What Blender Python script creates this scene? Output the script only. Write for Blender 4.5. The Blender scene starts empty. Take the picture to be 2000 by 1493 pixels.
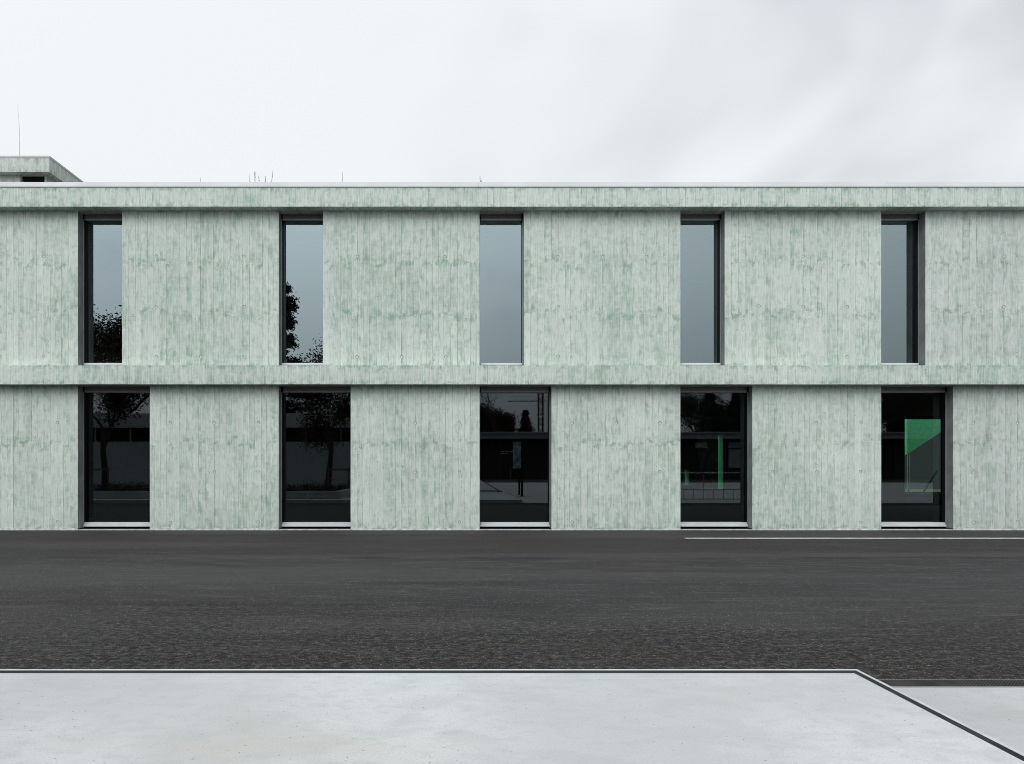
import bpy, bmesh, math, random
from mathutils import Vector, Matrix

# ------------------------------------------------------------------ camera, sky, sun, exposure
S = bpy.context.scene
C = S.collection
D = 14.667            # distance camera -> facade plane
HC = 1.353            # camera height
F = 1333.0            # focal length in photo pixels (2000 wide)
PX, PY = 895.0, 913.0 # vanishing point in photo pixels

def X_(px, y=D): return (px - PX) * y / F
def Z_(py, y=D): return (PY - py) * y / F + HC

cam = bpy.data.cameras.new('camera')
camo = bpy.data.objects.new('camera', cam)
C.objects.link(camo)
camo.location = (0, 0, HC)
camo.rotation_euler = (math.radians(90), 0, 0)
cam.sensor_width = 36
cam.lens = 36 * F / 2000
cam.shift_x = (1000 - PX) / 2000
cam.shift_y = (PY - 746.5) / 2000
cam.clip_end = 2000
S.camera = camo

SUN_DIR = Vector((-0.30, -0.70, 0.70)).normalized()   # towards the sun, behind the clouds
sun = bpy.data.lights.new('sun', 'SUN')
sun.energy = 0.95
sun.angle = math.radians(32)
sun.color = (1.0, 0.985, 0.96)
suno = bpy.data.objects.new('sun', sun)
C.objects.link(suno)
suno.rotation_euler = SUN_DIR.to_track_quat('Z', 'Y').to_euler()

W = bpy.data.worlds.new('World')
S.world = W
W.use_nodes = True
nt = W.node_tree
nt.nodes.clear()
def wn(t, **k):
    n = nt.nodes.new(t)
    for a, b in k.items(): setattr(n, a, b)
    return n
def wmath(op, a, b=None, c=None):
    n = wn('ShaderNodeMath', operation=op)
    for i, v in enumerate((a, b, c)):
        if v is None: continue
        if isinstance(v, (int, float)): n.inputs[i].default_value = v
        else: nt.links.new(v, n.inputs[i])
    return n.outputs[0]
sky = wn('ShaderNodeTexSky', sky_type='NISHITA', sun_disc=False)
sky.sun_elevation = math.asin(SUN_DIR.z)
sky.sun_rotation = math.atan2(SUN_DIR.x, SUN_DIR.y)
tc = wn('ShaderNodeTexCoord')
sep = wn('ShaderNodeSeparateXYZ'); nt.links.new(tc.outputs['Generated'], sep.inputs[0])
zz = wmath('ADD', wmath('ABSOLUTE', sep.outputs[2]), 0.45)
cmb = wn('ShaderNodeCombineXYZ')
nt.links.new(wmath('DIVIDE', sep.outputs[0], zz), cmb.inputs[0])
nt.links.new(wmath('DIVIDE', sep.outputs[1], zz), cmb.inputs[1])
def wnoise(scale, w, detail, dist=0.0):
    n = wn('ShaderNodeTexNoise', noise_dimensions='3D')
    n.inputs['Scale'].default_value = scale
    n.inputs['Detail'].default_value = detail
    n.inputs['Roughness'].default_value = 0.45
    n.inputs['Distortion'].default_value = dist
    off = wn('ShaderNodeVectorMath', operation='ADD'); nt.links.new(cmb.outputs[0], off.inputs[0]); off.inputs[1].default_value = (w, w * .37, w * .71)
    nt.links.new(off.outputs[0], n.inputs['Vector'])
    return n.outputs[0]
SKY_W1, SKY_W2 = 1.0, 2.0
big = wnoise(0.9, SKY_W1, 2.0, 0.2)
med = wnoise(2.1, SKY_W2, 3.0, 0.5)
v = wmath('ADD', wmath('MULTIPLY', big, 0.5), wmath('MULTIPLY', med, 0.5))
mr = wn('ShaderNodeMapRange', interpolation_type='SMOOTHSTEP')
nt.links.new(v, mr.inputs[0])
mr.inputs[1].default_value = 0.325; mr.inputs[2].default_value = 0.520
mr.inputs[3].default_value = 0.60; mr.inputs[4].default_value = 0.95
dotn = wn('ShaderNodeVectorMath', operation='DOT_PRODUCT')
nt.links.new(tc.outputs['Generated'], dotn.inputs[0]); dotn.inputs[1].default_value = SUN_DIR
glow = wmath('POWER', wmath('MAXIMUM', wmath('MULTIPLY_ADD', dotn.outputs['Value'], 0.5, 0.5), 0.0), 6.0)
hz = wn('ShaderNodeMapRange', interpolation_type='SMOOTHSTEP')
nt.links.new(sep.outputs[2], hz.inputs[0])
hz.inputs[1].default_value = 0.0; hz.inputs[2].default_value = 0.38; hz.inputs[3].default_value = 0.50; hz.inputs[4].default_value = 1.0
lum = wmath('MULTIPLY', wmath('MULTIPLY', mr.outputs[0], hz.outputs[0]), wmath('MULTIPLY_ADD', glow, 1.4, 1.0))
tint = wn('ShaderNodeMix', data_type='RGBA')
nt.links.new(mr.outputs[0], tint.inputs['Factor'])
tint.inputs['A'].default_value = (0.90, 0.985, 1.05, 1)
tint.inputs['B'].default_value = (0.965, 1.0, 1.02, 1)
cl = wn('ShaderNodeVectorMath', operation='SCALE')
nt.links.new(tint.outputs['Result'], cl.inputs[0]); nt.links.new(wmath('MULTIPLY', lum, 10.0), cl.inputs['Scale'])
mixs = wn('ShaderNodeMix', data_type='RGBA')
mixs.inputs['Factor'].default_value = 0.95
nt.links.new(sky.outputs[0], mixs.inputs['A']); nt.links.new(cl.outputs[0], mixs.inputs['B'])
bg = wn('ShaderNodeBackground'); bg.inputs[1].default_value = 0.10
nt.links.new(mixs.outputs['Result'], bg.inputs[0])
wo = wn('ShaderNodeOutputWorld'); nt.links.new(bg.outputs[0], wo.inputs[0])

S.view_settings.view_transform = 'Standard'
S.view_settings.look = 'None'
S.view_settings.exposure = 0.0
S.view_settings.gamma = 1.0
S.view_settings.use_curve_mapping = False
S.render.engine = 'CYCLES'
S.cycles.max_bounces = 5
S.cycles.diffuse_bounces = 2
S.cycles.glossy_bounces = 3
S.cycles.transparent_max_bounces = 8
S.cycles.use_denoising = True
S.cycles.filter_width = 1.0
S.cycles.caustics_reflective = False

# ------------------------------------------------------------------ helpers
class NB:
    """small node builder for one material"""
    def __init__(s, name):
        s.m = bpy.data.materials.new(name); s.m.use_nodes = True
        s.t = s.m.node_tree; s.t.nodes.clear()
        s.out = s.n('ShaderNodeOutputMaterial')
    def n(s, t, **k):
        x = s.t.nodes.new(t)
        for a, b in k.items(): setattr(x, a, b)
        return x
    def put(s, sock, v):
        if isinstance(v, bpy.types.NodeSocket): s.t.links.new(v, sock)
        elif isinstance(v, (tuple, list)) and len(v) == 3 and sock.type == 'RGBA': sock.default_value = (*v, 1)
        else: sock.default_value = v
    def math(s, op, a, b=None, c=None, clamp=False):
        x = s.n('ShaderNodeMath', operation=op); x.use_clamp = clamp
        for i, v in enumerate((a, b, c)):
            if v is not None: s.put(x.inputs[i], v)
        return x.outputs[0]
    def add(s, a, b): return s.math('ADD', a, b)
    def mul(s, a, b): return s.math('MULTIPLY', a, b)
    def sub(s, a, b): return s.math('SUBTRACT', a, b)
    def rng(s, v, a, b, c=0.0, d=1.0, smooth=True):
        x = s.n('ShaderNodeMapRange', interpolation_type='SMOOTHSTEP' if smooth else 'LINEAR')
        for i, q in enumerate((v, a, b, c, d)): s.put(x.inputs[i], q)
        return x.outputs[0]
    def mix(s, f, a, b):
        x = s.n('ShaderNodeMix', data_type='RGBA')
        s.put(x.inputs['Factor'], f); s.put(x.inputs['A'], a); s.put(x.inputs['B'], b)
        return x.outputs['Result']
    def pos(s):
        return s.n('ShaderNodeTexCoord').outputs['Object']
    def vmul(s, v, k):
        x = s.n('ShaderNodeVectorMath', operation='MULTIPLY'); s.put(x.inputs[0], v); x.inputs[1].default_value = k
        return x.outputs[0]
    def vadd(s, v, w):
        x = s.n('ShaderNodeVectorMath', operation='ADD'); s.put(x.inputs[0], v); s.put(x.inputs[1], w)
        return x.outputs[0]
    def comb(s, a, b, c):
        x = s.n('ShaderNodeCombineXYZ')
        for i, q in enumerate((a, b, c)): s.put(x.inputs[i], q)
        return x.outputs[0]
    def noise(s, v, scale=1.0, detail=3.0, rough=0.55, dist=0.0, dim='3D'):
        x = s.n('ShaderNodeTexNoise', noise_dimensions=dim); s.put(x.inputs['Vector'], v)
        x.inputs['Scale'].default_value = scale; x.inputs['Detail'].default_value = detail
        x.inputs['Roughness'].default_value = rough; x.inputs['Distortion'].default_value = dist
        return x.outputs[0]
    def vor(s, v, scale, dim='2D'):
        x = s.n('ShaderNodeTexVoronoi', feature='F1', voronoi_dimensions=dim); s.put(x.inputs['Vector'], v); x.inputs['Scale'].default_value = scale
        return x
    def noise2(s, v, scale=1.0, detail=3.0, rough=0.55, dist=0.0): return s.noise(v, scale, min(detail, 3.0), rough, dist, '2D')
    def attr(s, name): return s.n('ShaderNodeAttribute', attribute_name=name).outputs['Fac']
    def bump(s, h, strength, dist):
        x = s.n('ShaderNodeBump'); x.inputs['Strength'].default_value = strength; x.inputs['Distance'].default_value = dist
        s.put(x.inputs['Height'], h); return x.outputs[0]
    def bsdf(s, col, rough=0.8, metal=0.0, normal=None, spec=0.5):
        x = s.n('ShaderNodeBsdfPrincipled')
        s.put(x.inputs['Base Color'], col); s.put(x.inputs['Roughness'], rough); s.put(x.inputs['Metallic'], metal)
        s.put(x.inputs['Specular IOR Level'], spec)
        if normal is not None: s.put(x.inputs['Normal'], normal)
        s.t.links.new(x.outputs[0], s.out.inputs[0])
        return s.m

def plain(name, col, rough=0.7, metal=0.0, var=0.12, scale=6.0, spec=0.5, bump=0.0):
    b = NB(name); p = b.pos()
    n = b.noise(p, scale, 2.0)
    k = b.rng(n, 0.3, 0.7, 1 - var, 1 + var)
    x = b.n('ShaderNodeVectorMath', operation='SCALE'); x.inputs[0].default_value = col; b.put(x.inputs['Scale'], k)
    nrm = b.bump(b.noise(p, scale * 12, 3.0), bump, 0.01) if bump else None
    return b.bsdf(x.outputs[0], rough, metal, nrm, spec)

def mesh_obj(name, verts, faces, mat, parent=None, mats=None, mi=None, smooth=False):
    me = bpy.data.meshes.new(name)
    me.from_pydata(verts, [], faces)
    for m in (mats or [mat]): me.materials.append(m)
    if mi: me.polygons.foreach_set('material_index', mi)
    if smooth: me.polygons.foreach_set('use_smooth', [True] * len(faces))
    me.update()
    o = bpy.data.objects.new(name, me); C.objects.link(o)
    if parent is not None: o.parent = parent
    return o

class MB:
    def __init__(s): s.v = []; s.f = []; s.mi = []; s.cur = 0
    def face(s, pts):
        i = len(s.v); s.v += [tuple(p) for p in pts]; s.f.append(tuple(range(i, i + len(pts)))); s.mi.append(s.cur)
    def box(s, x0, x1, y0, y1, z0, z1, bev=0.0):
        if bev <= 0:
            i = len(s.v)
            s.v += [(x, y, z) for z in (z0, z1) for y in (y0, y1) for x in (x0, x1)]
            for q in ((0, 2, 3, 1), (4, 5, 7, 6), (0, 1, 5, 4), (2, 6, 7, 3), (0, 4, 6, 2), (1, 3, 7, 5)):
                s.f.append(tuple(i + k for k in q)); s.mi.append(s.cur)
        else:
            bm = bmesh.new()
            r = bmesh.ops.create_cube(bm, size=1.0)
            for q in bm.verts:
                q.co = Vector(((x0 + x1) / 2 + q.co.x * (x1 - x0), (y0 + y1) / 2 + q.co.y * (y1 - y0), (z0 + z1) / 2 + q.co.z * (z1 - z0)))
            bmesh.ops.bevel(bm, geom=bm.edges[:], offset=bev, segments=1, affect='EDGES')
            s.addbm(bm); bm.free()
    def addbm(s, bm):
        i = len(s.v); bm.verts.index_update()
        s.v += [tuple(q.co) for q in bm.verts]
        for f in bm.faces: s.f.append(tuple(i + q.index for q in f.verts)); s.mi.append(s.cur)
    def tube(s, pts, radii, n=6, cap=True):
        rings = []
        for k, p in enumerate(pts):
            p = Vector(p)
            a = Vector(pts[max(k - 1, 0)]); b = Vector(pts[min(k + 1, len(pts) - 1)])
            d = (b - a).normalized() if (b - a).length > 1e-9 else Vector((0, 0, 1))
            u = d.orthogonal().normalized(); w = d.cross(u)
            i = len(s.v)
            for j in range(n):
                t = 2 * math.pi * j / n
                s.v.append(tuple(p + (u * math.cos(t) + w * math.sin(t)) * radii[k]))
            rings.append(i)
        for k in range(len(rings) - 1):
            a, b = rings[k], rings[k + 1]
            for j in range(n):
                s.f.append((a + j, a + (j + 1) % n, b + (j + 1) % n, b + j)); s.mi.append(s.cur)
        if cap:
            s.f.append(tuple(rings[0] + j for j in reversed(range(n)))); s.mi.append(s.cur)
            s.f.append(tuple(rings[-1] + j for j in range(n))); s.mi.append(s.cur)
    def build(s, name, mat, parent=None, mats=None, smooth=False):
        return mesh_obj(name, s.v, s.f, mat, parent, mats, s.mi if mats else None, smooth)

def empty(name, loc=(0, 0, 0)):
    o = bpy.data.objects.new(name, None); C.objects.link(o); o.location = loc
    o.empty_display_size = 0.2
    return o
def tag(o, label=None, cat=None, group=None, kind=None):
    if label: o['label'] = label
    if cat: o['category'] = cat
    if group: o['group'] = group
    if kind: o['kind'] = kind
    return o

# ------------------------------------------------------------------ materials
def concrete_material(name, warm=0.0, grey=0.0):
    """board-marked concrete with a pale green glaze rubbed into the grain"""
    b = NB(name); p3 = b.pos()
    sp = b.n('ShaderNodeSeparateXYZ'); b.put(sp.inputs[0], p3)
    px, pz = b.add(sp.outputs[0], b.mul(sp.outputs[1], 1.3)), b.add(sp.outputs[2], b.mul(sp.outputs[1], 0.2))
    N = lambda v, d=3.0, r=0.55, dist=0.0: b.noise(v, 1.0, d, r, dist, '2D')
    P = lambda kx, kz, ox=0.0: b.comb(b.add(b.mul(px, kx), ox), b.mul(pz, kz), 0.0)
    uv = b.n('ShaderNodeUVMap', uv_map='board').outputs[0]
    su = b.n('ShaderNodeSeparateXYZ'); b.put(su.inputs[0], uv)
    u, vv = su.outputs[0], su.outputs[1]
    tone, bw, bl, lr, kn = b.attr('tone'), b.attr('bw'), b.attr('bl'), b.attr('lr'), b.attr('kn')
    t100 = b.mul(tone, 971.0)
    U = lambda ku, kv, o: b.comb(b.add(b.mul(u, ku), b.add(t100, o)), b.mul(vv, kv), 0.0)
    grain = N(P(44, 1.2), 3.0, 0.65)
    fine = N(P(100, 5, 40.0), 1.0)
    cloud = N(P(0.55, 0.55), 2.0)
    cloud2 = N(P(2.6, 2.6, 9.0), 3.0, 0.6, 0.4)
    blot = N(P(7.0, 7.0, 3.0), 2.0, 0.6)
    smear = N(U(9.0, 4.2, 0.0), 3.0, 0.6)
    hsm = N(P(5.0, 13.0, 21.0), 3.0, 0.65, 0.5)
    ln = N(U(3.0, 2.4, 7.0), 3.0, 0.65)
    tn = N(U(50.0, 1.6, 53.0), 2.0, 0.6)
    speck = N(P(120, 120), 1.0, 0.7)
    endd = b.math('MINIMUM', vv, b.sub(bl, vv))
    # pigment smudged at the ends of the boards and brushed out in tufts
    end = b.mul(b.rng(endd, 0.0, 0.12, 1.0, 0.0), b.rng(blot, 0.47, 0.62))
    tuft = b.mul(b.rng(endd, 0.0, 0.42, 1.0, 0.0), b.rng(b.add(tn, b.mul(b.sub(cloud2, 0.5), 0.5)), 0.50, 0.74))
    # pigment gathered along one edge of the board
    sidem = b.mul(b.math('POWER', b.math('MAXIMUM', b.sub(1.0, b.math('DIVIDE', u, bw)), 0.0), 2.2), b.rng(smear, 0.40, 0.66))
    g = b.add(b.mul(b.sub(tone, 0.5), 0.48), b.mul(b.sub(smear, 0.5), 1.75))
    g = b.add(g, b.mul(b.sub(grain, 0.5), 0.75))
    g = b.add(g, b.mul(b.sub(hsm, 0.5), 0.95))
    g = b.add(g, b.mul(b.sub(cloud, 0.5), 0.8))
    g = b.add(g, b.mul(b.sub(cloud2, 0.5), 0.85))
    g = b.add(g, b.mul(b.sub(blot, 0.5), 0.55))
    g = b.add(g, b.mul(end, 0.75))
    g = b.add(g, b.mul(tuft, 0.50))
    g = b.add(g, b.mul(b.mul(sidem, b.math('MINIMUM', lr, 1.0)), 0.60))
    green = b.rng(g, -0.17, 1.08, 0.0, 1.0, smooth=False)
    # board edges
    ed = b.math('MINIMUM', u, b.add(b.sub(bw, u), b.rng(lr, 1.4, 1.6)))
    line = b.math('MINIMUM', b.mul(b.mul(b.rng(ed, 0.0015, 0.0100, 1.0, 0.0), lr), b.rng(ln, 0.34, 0.60)), 1.0)
    lite = b.mul(b.rng(b.math('ABSOLUTE', b.sub(ed, 0.012)), 0.0, 0.008, 1.0, 0.0), b.mul(b.rng(ln, 0.45, 0.60, 1.0, 0.0), 0.45))
    base = b.mix(b.rng(cloud2, 0.35, 0.65), (0.555, 0.607, 0.562), (0.615, 0.655, 0.612))
    base = b.mix(b.rng(cloud, 0.35, 0.7, 0, 0.7), base, (0.535, 0.578, 0.548))
    col = b.mix(green, base, (0.262, 0.372, 0.296))
    col = b.mix(b.mul(b.rng(fine, 0.44, 0.72), 0.34), col, (0.27, 0.38, 0.31))
    col = b.mix(b.mul(b.rng(grain, 0.30, 0.47, 1.0, 0.0), 0.30), col, (0.72, 0.755, 0.715))
    col = b.mix(lite, col, (0.70, 0.72, 0.70))
    col = b.mix(b.mul(line, 0.70), col, (0.15, 0.23, 0.18))
    # each board took the glaze a little differently
    t2 = b.math('FRACT', b.mul(tone, 17.31))
    hv = b.n('ShaderNodeHueSaturation'); b.put(hv.inputs['Value'], b.rng(t2, 0.0, 1.0, 0.965, 1.035, smooth=False)); b.put(hv.inputs['Color'], col); col = hv.outputs[0]
    # knots on some boards
    kv = b.vor(b.comb(b.mul(vv, 8.5), t100, 0.0), 1.0)
    kd = b.math('ABSOLUTE', b.sub(b.add(b.math('ABSOLUTE', b.sub(u, b.mul(bw, 0.5))), b.mul(kv.outputs['Distance'], 0.075)), 0.020))
    knot = b.mul(b.mul(b.rng(kd, 0.0015, 0.008, 1.0, 0.0), kn), b.rng(blot, 0.42, 0.56))
    col = b.mix(b.mul(knot, 0.75), col, (0.23, 0.30, 0.26))
    # blow holes
    vh = b.vor(b.comb(px, pz, 0.0), 7.5)
    hr = b.n('ShaderNodeSeparateColor'); b.put(hr.inputs[0], vh.outputs['Color'])
    r = b.rng(hr.outputs[0], 0.70, 1.0)
    hole = b.mul(b.rng(vh.outputs['Distance'], b.mul(r, 0.045), b.mul(r, 0.075), 1.0, 0.0), b.rng(hr.outputs[0], 0.73, 0.76))
    col = b.mix(b.mul(hole, 0.8), col, (0.10, 0.12, 0.11))
    col = b.mix(b.mul(b.rng(speck, 0.55, 0.8), 0.2), col, (0.34, 0.38, 0.36))
    col = b.mix(b.rng(lr, -0.6, -0.4, 1.0, 0.0), col, b.mix(b.rng(cloud2, 0.3, 0.7), (0.175, 0.205, 0.20), (0.25, 0.28, 0.27)))   # window reveals: recess shade painted in as darker grey
    if grey:   # greyer concrete, with edge light falloff painted in as a darker tone
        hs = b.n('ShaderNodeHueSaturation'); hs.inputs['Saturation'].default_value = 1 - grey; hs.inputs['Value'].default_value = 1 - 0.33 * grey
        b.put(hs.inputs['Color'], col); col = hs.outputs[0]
    nrm = b.bump(b.add(b.mul(grain, 0.6), b.mul(fine, 0.3)), 0.32, 0.006)
    return b.bsdf(col, 0.82, 0.0, nrm, 0.35)

M_CON = concrete_material('board_concrete')
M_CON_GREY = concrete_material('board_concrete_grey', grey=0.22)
M_PLUG = plain('tie_plug', (0.53, 0.57, 0.54), 0.85, var=0.15, scale=9)
M_PLUG_RING = plain('tie_plug_ring', (0.20, 0.245, 0.215), 0.9, var=0.6, scale=9)
M_BLACK = plain('black_metal', (0.006, 0.0065, 0.007), 0.6, 0.0, var=0.15, spec=0.15)
M_BOX = plain('blind_housing_metal', (0.115, 0.105, 0.105), 0.42, 0.3, var=0.06)
M_RAIL = plain('guide_rail_metal', (0.30, 0.315, 0.32), 0.45, 0.3, var=0.1)
M_ALU = plain('aluminium', (0.62, 0.655, 0.665), 0.42, 0.15, var=0.05, scale=3)
M_COPING = plain('coping_metal', (0.45, 0.46, 0.468), 0.55, 0.0, var=0.06, scale=1.2)
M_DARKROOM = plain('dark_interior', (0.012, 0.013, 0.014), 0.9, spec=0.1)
M_ROOF = plain('roof_gravel', (0.22, 0.21, 0.20), 0.95, bump=0.4)
M_MORTAR = plain('base_mortar', (0.50, 0.51, 0.50), 0.9, var=0.25, scale=9, bump=0.4)
M_GREEN = plain('green_paint', (0.17, 0.80, 0.40), 0.5, var=0.08)
M_STEEL = plain('galvanised_steel', (0.35, 0.36, 0.37), 0.4, 0.8)

def glass(name, refl, trans, tintg=(0.86, 0.94, 1.0)):
    b = NB(name)
    g = b.n('ShaderNodeBsdfGlossy'); g.inputs['Roughness'].default_value = 0.0; g.inputs['Color'].default_value = (*tintg, 1)
    t = b.n('ShaderNodeBsdfTransparent'); t.inputs['Color'].default_value = (*trans, 1)
    lw = b.n('ShaderNodeFresnel'); lw.inputs['IOR'].default_value = 1.5
    f = b.math('ADD', lw.outputs[0], refl - 0.04, clamp=True)
    m = b.n('ShaderNodeMixShader'); b.put(m.inputs[0], f)
    b.t.links.new(t.outputs[0], m.inputs[1]); b.t.links.new(g.outputs[0], m.inputs[2])
    b.t.links.new(m.outputs[0], b.out.inputs[0])
    return b.m
M_GLASS_UP = glass('coated_glass', 0.26, (0.42, 0.47, 0.48), (0.80, 0.965, 1.01))
M_GLASS_LO = glass('dark_glass', 0.085, (0.62, 0.70, 0.67), (0.85, 0.97, 1.03))

def asphalt_material():
    b = NB('asphalt'); p = b.pos()
    sp = b.n('ShaderNodeSeparateXYZ'); b.put(sp.inputs[0], p)
    x, y = sp.outputs[0], sp.outputs[1]
    Q = lambda kx, ky, o=0.0: b.comb(b.add(b.mul(x, kx), o), b.mul(y, ky), 0.0)
    streak = b.noise2(Q(0.11, 1.1), 1.0, 3.0, 0.6, 0.3)
    streak2 = b.noise2(Q(0.9, 9.0, 5.0), 1.0, 3.0, 0.65, 0.4)
    patch = b.noise2(Q(0.16, 0.30, 2.0), 1.0, 3.0, 0.55)
    mott = b.noise2(Q(2.2, 3.6, 7.0), 1.0, 3.0, 0.65)
    grit = b.noise2(p, 110.0, 2.0, 0.7)
    stones = b.vor(p, 120.0)
    sc = b.n('ShaderNodeSeparateColor'); b.put(sc.inputs[0], stones.outputs['Color'])
    pit = b.noise2(Q(15, 24), 1.0, 3.0, 0.85)
    # open, coarse wearing course along the kerb, fading out towards the carriageway
    edge = b.rng(b.add(y, b.mul(b.sub(b.noise2(Q(0.55, 1.0, 3.0), 1.0, 3.0), 0.5), 3.6)), 4.5, 7.2, 1.0, 0.0)
    col = b.mix(b.rng(streak, 0.3, 0.7), (0.019, 0.019, 0.020), (0.041, 0.040, 0.039))
    col = b.mix(b.mul(b.rng(patch, 0.48, 0.66), 0.75), col, (0.029, 0.026, 0.024))
    col = b.mix(b.mul(b.rng(patch, 0.30, 0.46, 1.0, 0.0), 0.6), col, (0.035, 0.038, 0.041))
    col = b.mix(b.mul(b.rng(mott, 0.35, 0.55, 1.0, 0.0), 0.30), col, (0.030, 0.030, 0.030))
    col = b.mix(b.mul(b.rng(streak2, 0.52, 0.74), 0.65), col, (0.080, 0.078, 0.075))
    # wheel-worn, browner asphalt next to the wall
    wall = b.rng(b.add(y, b.mul(b.sub(mott, 0.5), 1.2)), 10.2, 11.4)
    col = b.mix(b.mul(wall, 0.6), col, (0.025, 0.022, 0.020))
    band = b.noise2(Q(0.05, 0.75, 11.0), 1.0, 2.0, 0.5, 0.2)
    col = b.mix(b.mul(b.rng(band, 0.48, 0.64), 0.55), col, (0.058, 0.057, 0.055))
    scr = b.noise2(Q(1.1, 26.0, 3.0), 1.0, 2.0, 0.6)
    col = b.mix(b.mul(b.rng(scr, 0.64, 0.76), b.rng(mott, 0.45, 0.6, 0.0, 0.6)), col, (0.125, 0.122, 0.116))
    # oblique tyre scuffs
    d = b.add(b.mul(x, 0.34), b.mul(y, 0.94))
    scuff = b.noise2(b.comb(b.mul(b.sub(b.mul(x, 0.94), b.mul(y, 0.34)), 0.35), b.mul(d, 2.4), 0.0), 1.0, 2.0, 0.5)
    col = b.mix(b.mul(b.rng(scuff, 0.62, 0.78), 0.55), col, (0.022, 0.022, 0.023))
    col = b.mix(b.mul(b.rng(grit, 0.38, 0.62, 1.0, 0.0), 0.45), col, (0.016, 0.016, 0.016))
    col = b.mix(b.mul(b.rng(sc.outputs[0], 0.72, 0.98), 0.42), col, (0.100, 0.097, 0.094))
    col = b.mix(b.mul(b.rng(sc.outputs[1], 0.985, 0.992), 0.7), col, (0.30, 0.29, 0.27))
    # pits between the stones of the coarse border
    pm = b.mul(b.rng(pit, 0.40, 0.50, 1.0, 0.0), edge)
    col = b.mix(b.mul(b.rng(pit, 0.55, 0.70), b.mul(edge, 0.5)), col, (0.120, 0.114, 0.106))
    col = b.mix(b.mul(pm, 0.88), col, (0.006, 0.006, 0.006))
    col = b.mix(b.mul(b.rng(sc.outputs[2], 0.988, 0.992), b.mul(edge, 0.8)), col, (0.20, 0.13, 0.075))
    # dark tar seam drifting along the carriageway
    seam = b.math('ABSOLUTE', b.sub(y, b.add(10.2, b.mul(b.sub(b.noise2(Q(0.25, 0)), 0.5), 0.6))))
    seamm = b.mul(b.rng(seam, 0.02, 0.26, 1.0, 0.0), b.rng(b.noise2(Q(0.6, 1.5)), 0.46, 0.66))
    col = b.mix(b.mul(seamm, 0.75), col, (0.016, 0.016, 0.018))
    h = b.add(b.mul(grit, 0.5), b.mul(b.rng(pit, 0.3, 0.6), b.add(b.mul(edge, 2.2), 0.15)))
    nrm = b.bump(h, 0.7, 0.010)
    return b.bsdf(col, 0.84, 0.0, nrm, 0.22)
M_ASPHALT = asphalt_material()

def slab_material(name, k=1.0):
    b = NB(name); p = b.pos()
    big = b.noise2(p, 0.7, 4.0, 0.55)
    med = b.noise2(b.vmul(p, (2.2, 4.0, 1)), 1.0, 5.0, 0.6, 0.3)
    fine = b.noise2(p, 85.0, 3.0, 0.7)
    col = b.mix(b.rng(big, 0.3, 0.7), tuple(k * q for q in (0.462, 0.474, 0.476)), tuple(k * q for q in (0.548, 0.562, 0.566)))
    col = b.mix(b.mul(b.rng(med, 0.42, 0.70), 0.38), col, tuple(k * q for q in (0.390, 0.398, 0.394)))
    rust = b.noise2(b.vadd(b.vmul(p, (0.55, 0.9, 1)), (4.1, 2.0, 0)), 1.0, 3.0)
    col = b.mix(b.mul(b.rng(rust, 0.57, 0.80), 0.40), col, (0.47, 0.41, 0.345))
    mid = b.noise2(b.vmul(p, (9.0, 14.0, 1)), 1.0, 3.0, 0.7, 0.3)
    col = b.mix(b.mul(b.rng(mid, 0.46, 0.72), 0.40), col, tuple(k * q for q in (0.40, 0.41, 0.408)))
    col = b.mix(b.mul(b.rng(fine, 0.36, 0.62, 1.0, 0.0), 0.30), col, tuple(k * q for q in (0.36, 0.37, 0.37)))
    spk = b.noise2(p, 190.0, 1.0)
    col = b.mix(b.mul(b.rng(spk, 0.66, 0.78), 0.45), col, (0.16, 0.165, 0.17))
    vh = b.vor(p, 17.0)
    hr = b.n('ShaderNodeSeparateColor'); b.put(hr.inputs[0], vh.outputs['Color'])
    r = b.rng(hr.outputs[0], 0.70, 1.0)
    hole = b.mul(b.rng(vh.outputs['Distance'], b.mul(r, 0.05), b.mul(r, 0.085), 1.0, 0.0), b.rng(hr.outputs[0], 0.71, 0.74))
    hole = b.mul(hole, b.rng(b.noise2(p, 1.1, 2.0), 0.30, 0.52))
    col = b.mix(b.mul(hole, 0.85), col, (0.11, 0.115, 0.12))
    return b.bsdf(col, 0.82, 0.0, b.bump(fine, 0.2, 0.003), 0.35)
M_SLAB = slab_material('pale_concrete_slab')
M_SLAB2 = slab_material('pale_concrete_slab_worn', 0.88)
M_NOSE = plain('kerb_nosing', (0.48, 0.49, 0.49), 0.7, var=0.10, scale=5)
M_STRIP = plain('dark_joint_strip', (0.016, 0.021, 0.023), 0.75, var=0.35, scale=3, spec=0.2)
M_PAINT = plain('white_road_paint', (0.56, 0.57, 0.55), 0.7, var=0.30, scale=8)
M_BARK = plain('bark', (0.045, 0.037, 0.030), 0.9, var=0.3, scale=14)
M_LEAF = plain('autumn_leaf', (0.050, 0.042, 0.022), 0.7, var=0.5, scale=2)
M_LEAF_RUST = plain('rusty_leaf', (0.075, 0.042, 0.022), 0.7, var=0.4, scale=2)
M_NEEDLE = plain('pine_needle', (0.020, 0.034, 0.022), 0.7, var=0.4, scale=2)
M_WOOD = plain('stake_wood', (0.20, 0.15, 0.09), 0.85, var=0.2, scale=12)

# ------------------------------------------------------------------ ground, road, platform
o = mesh_obj('road', [(-300, -300, 0), (300, -300, 0), (300, 300, 0), (-300, 300, 0)], [(0, 1, 2, 3)], M_ASPHALT)
tag(o, 'dark grey asphalt road in front of the concrete building', kind='structure')

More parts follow.
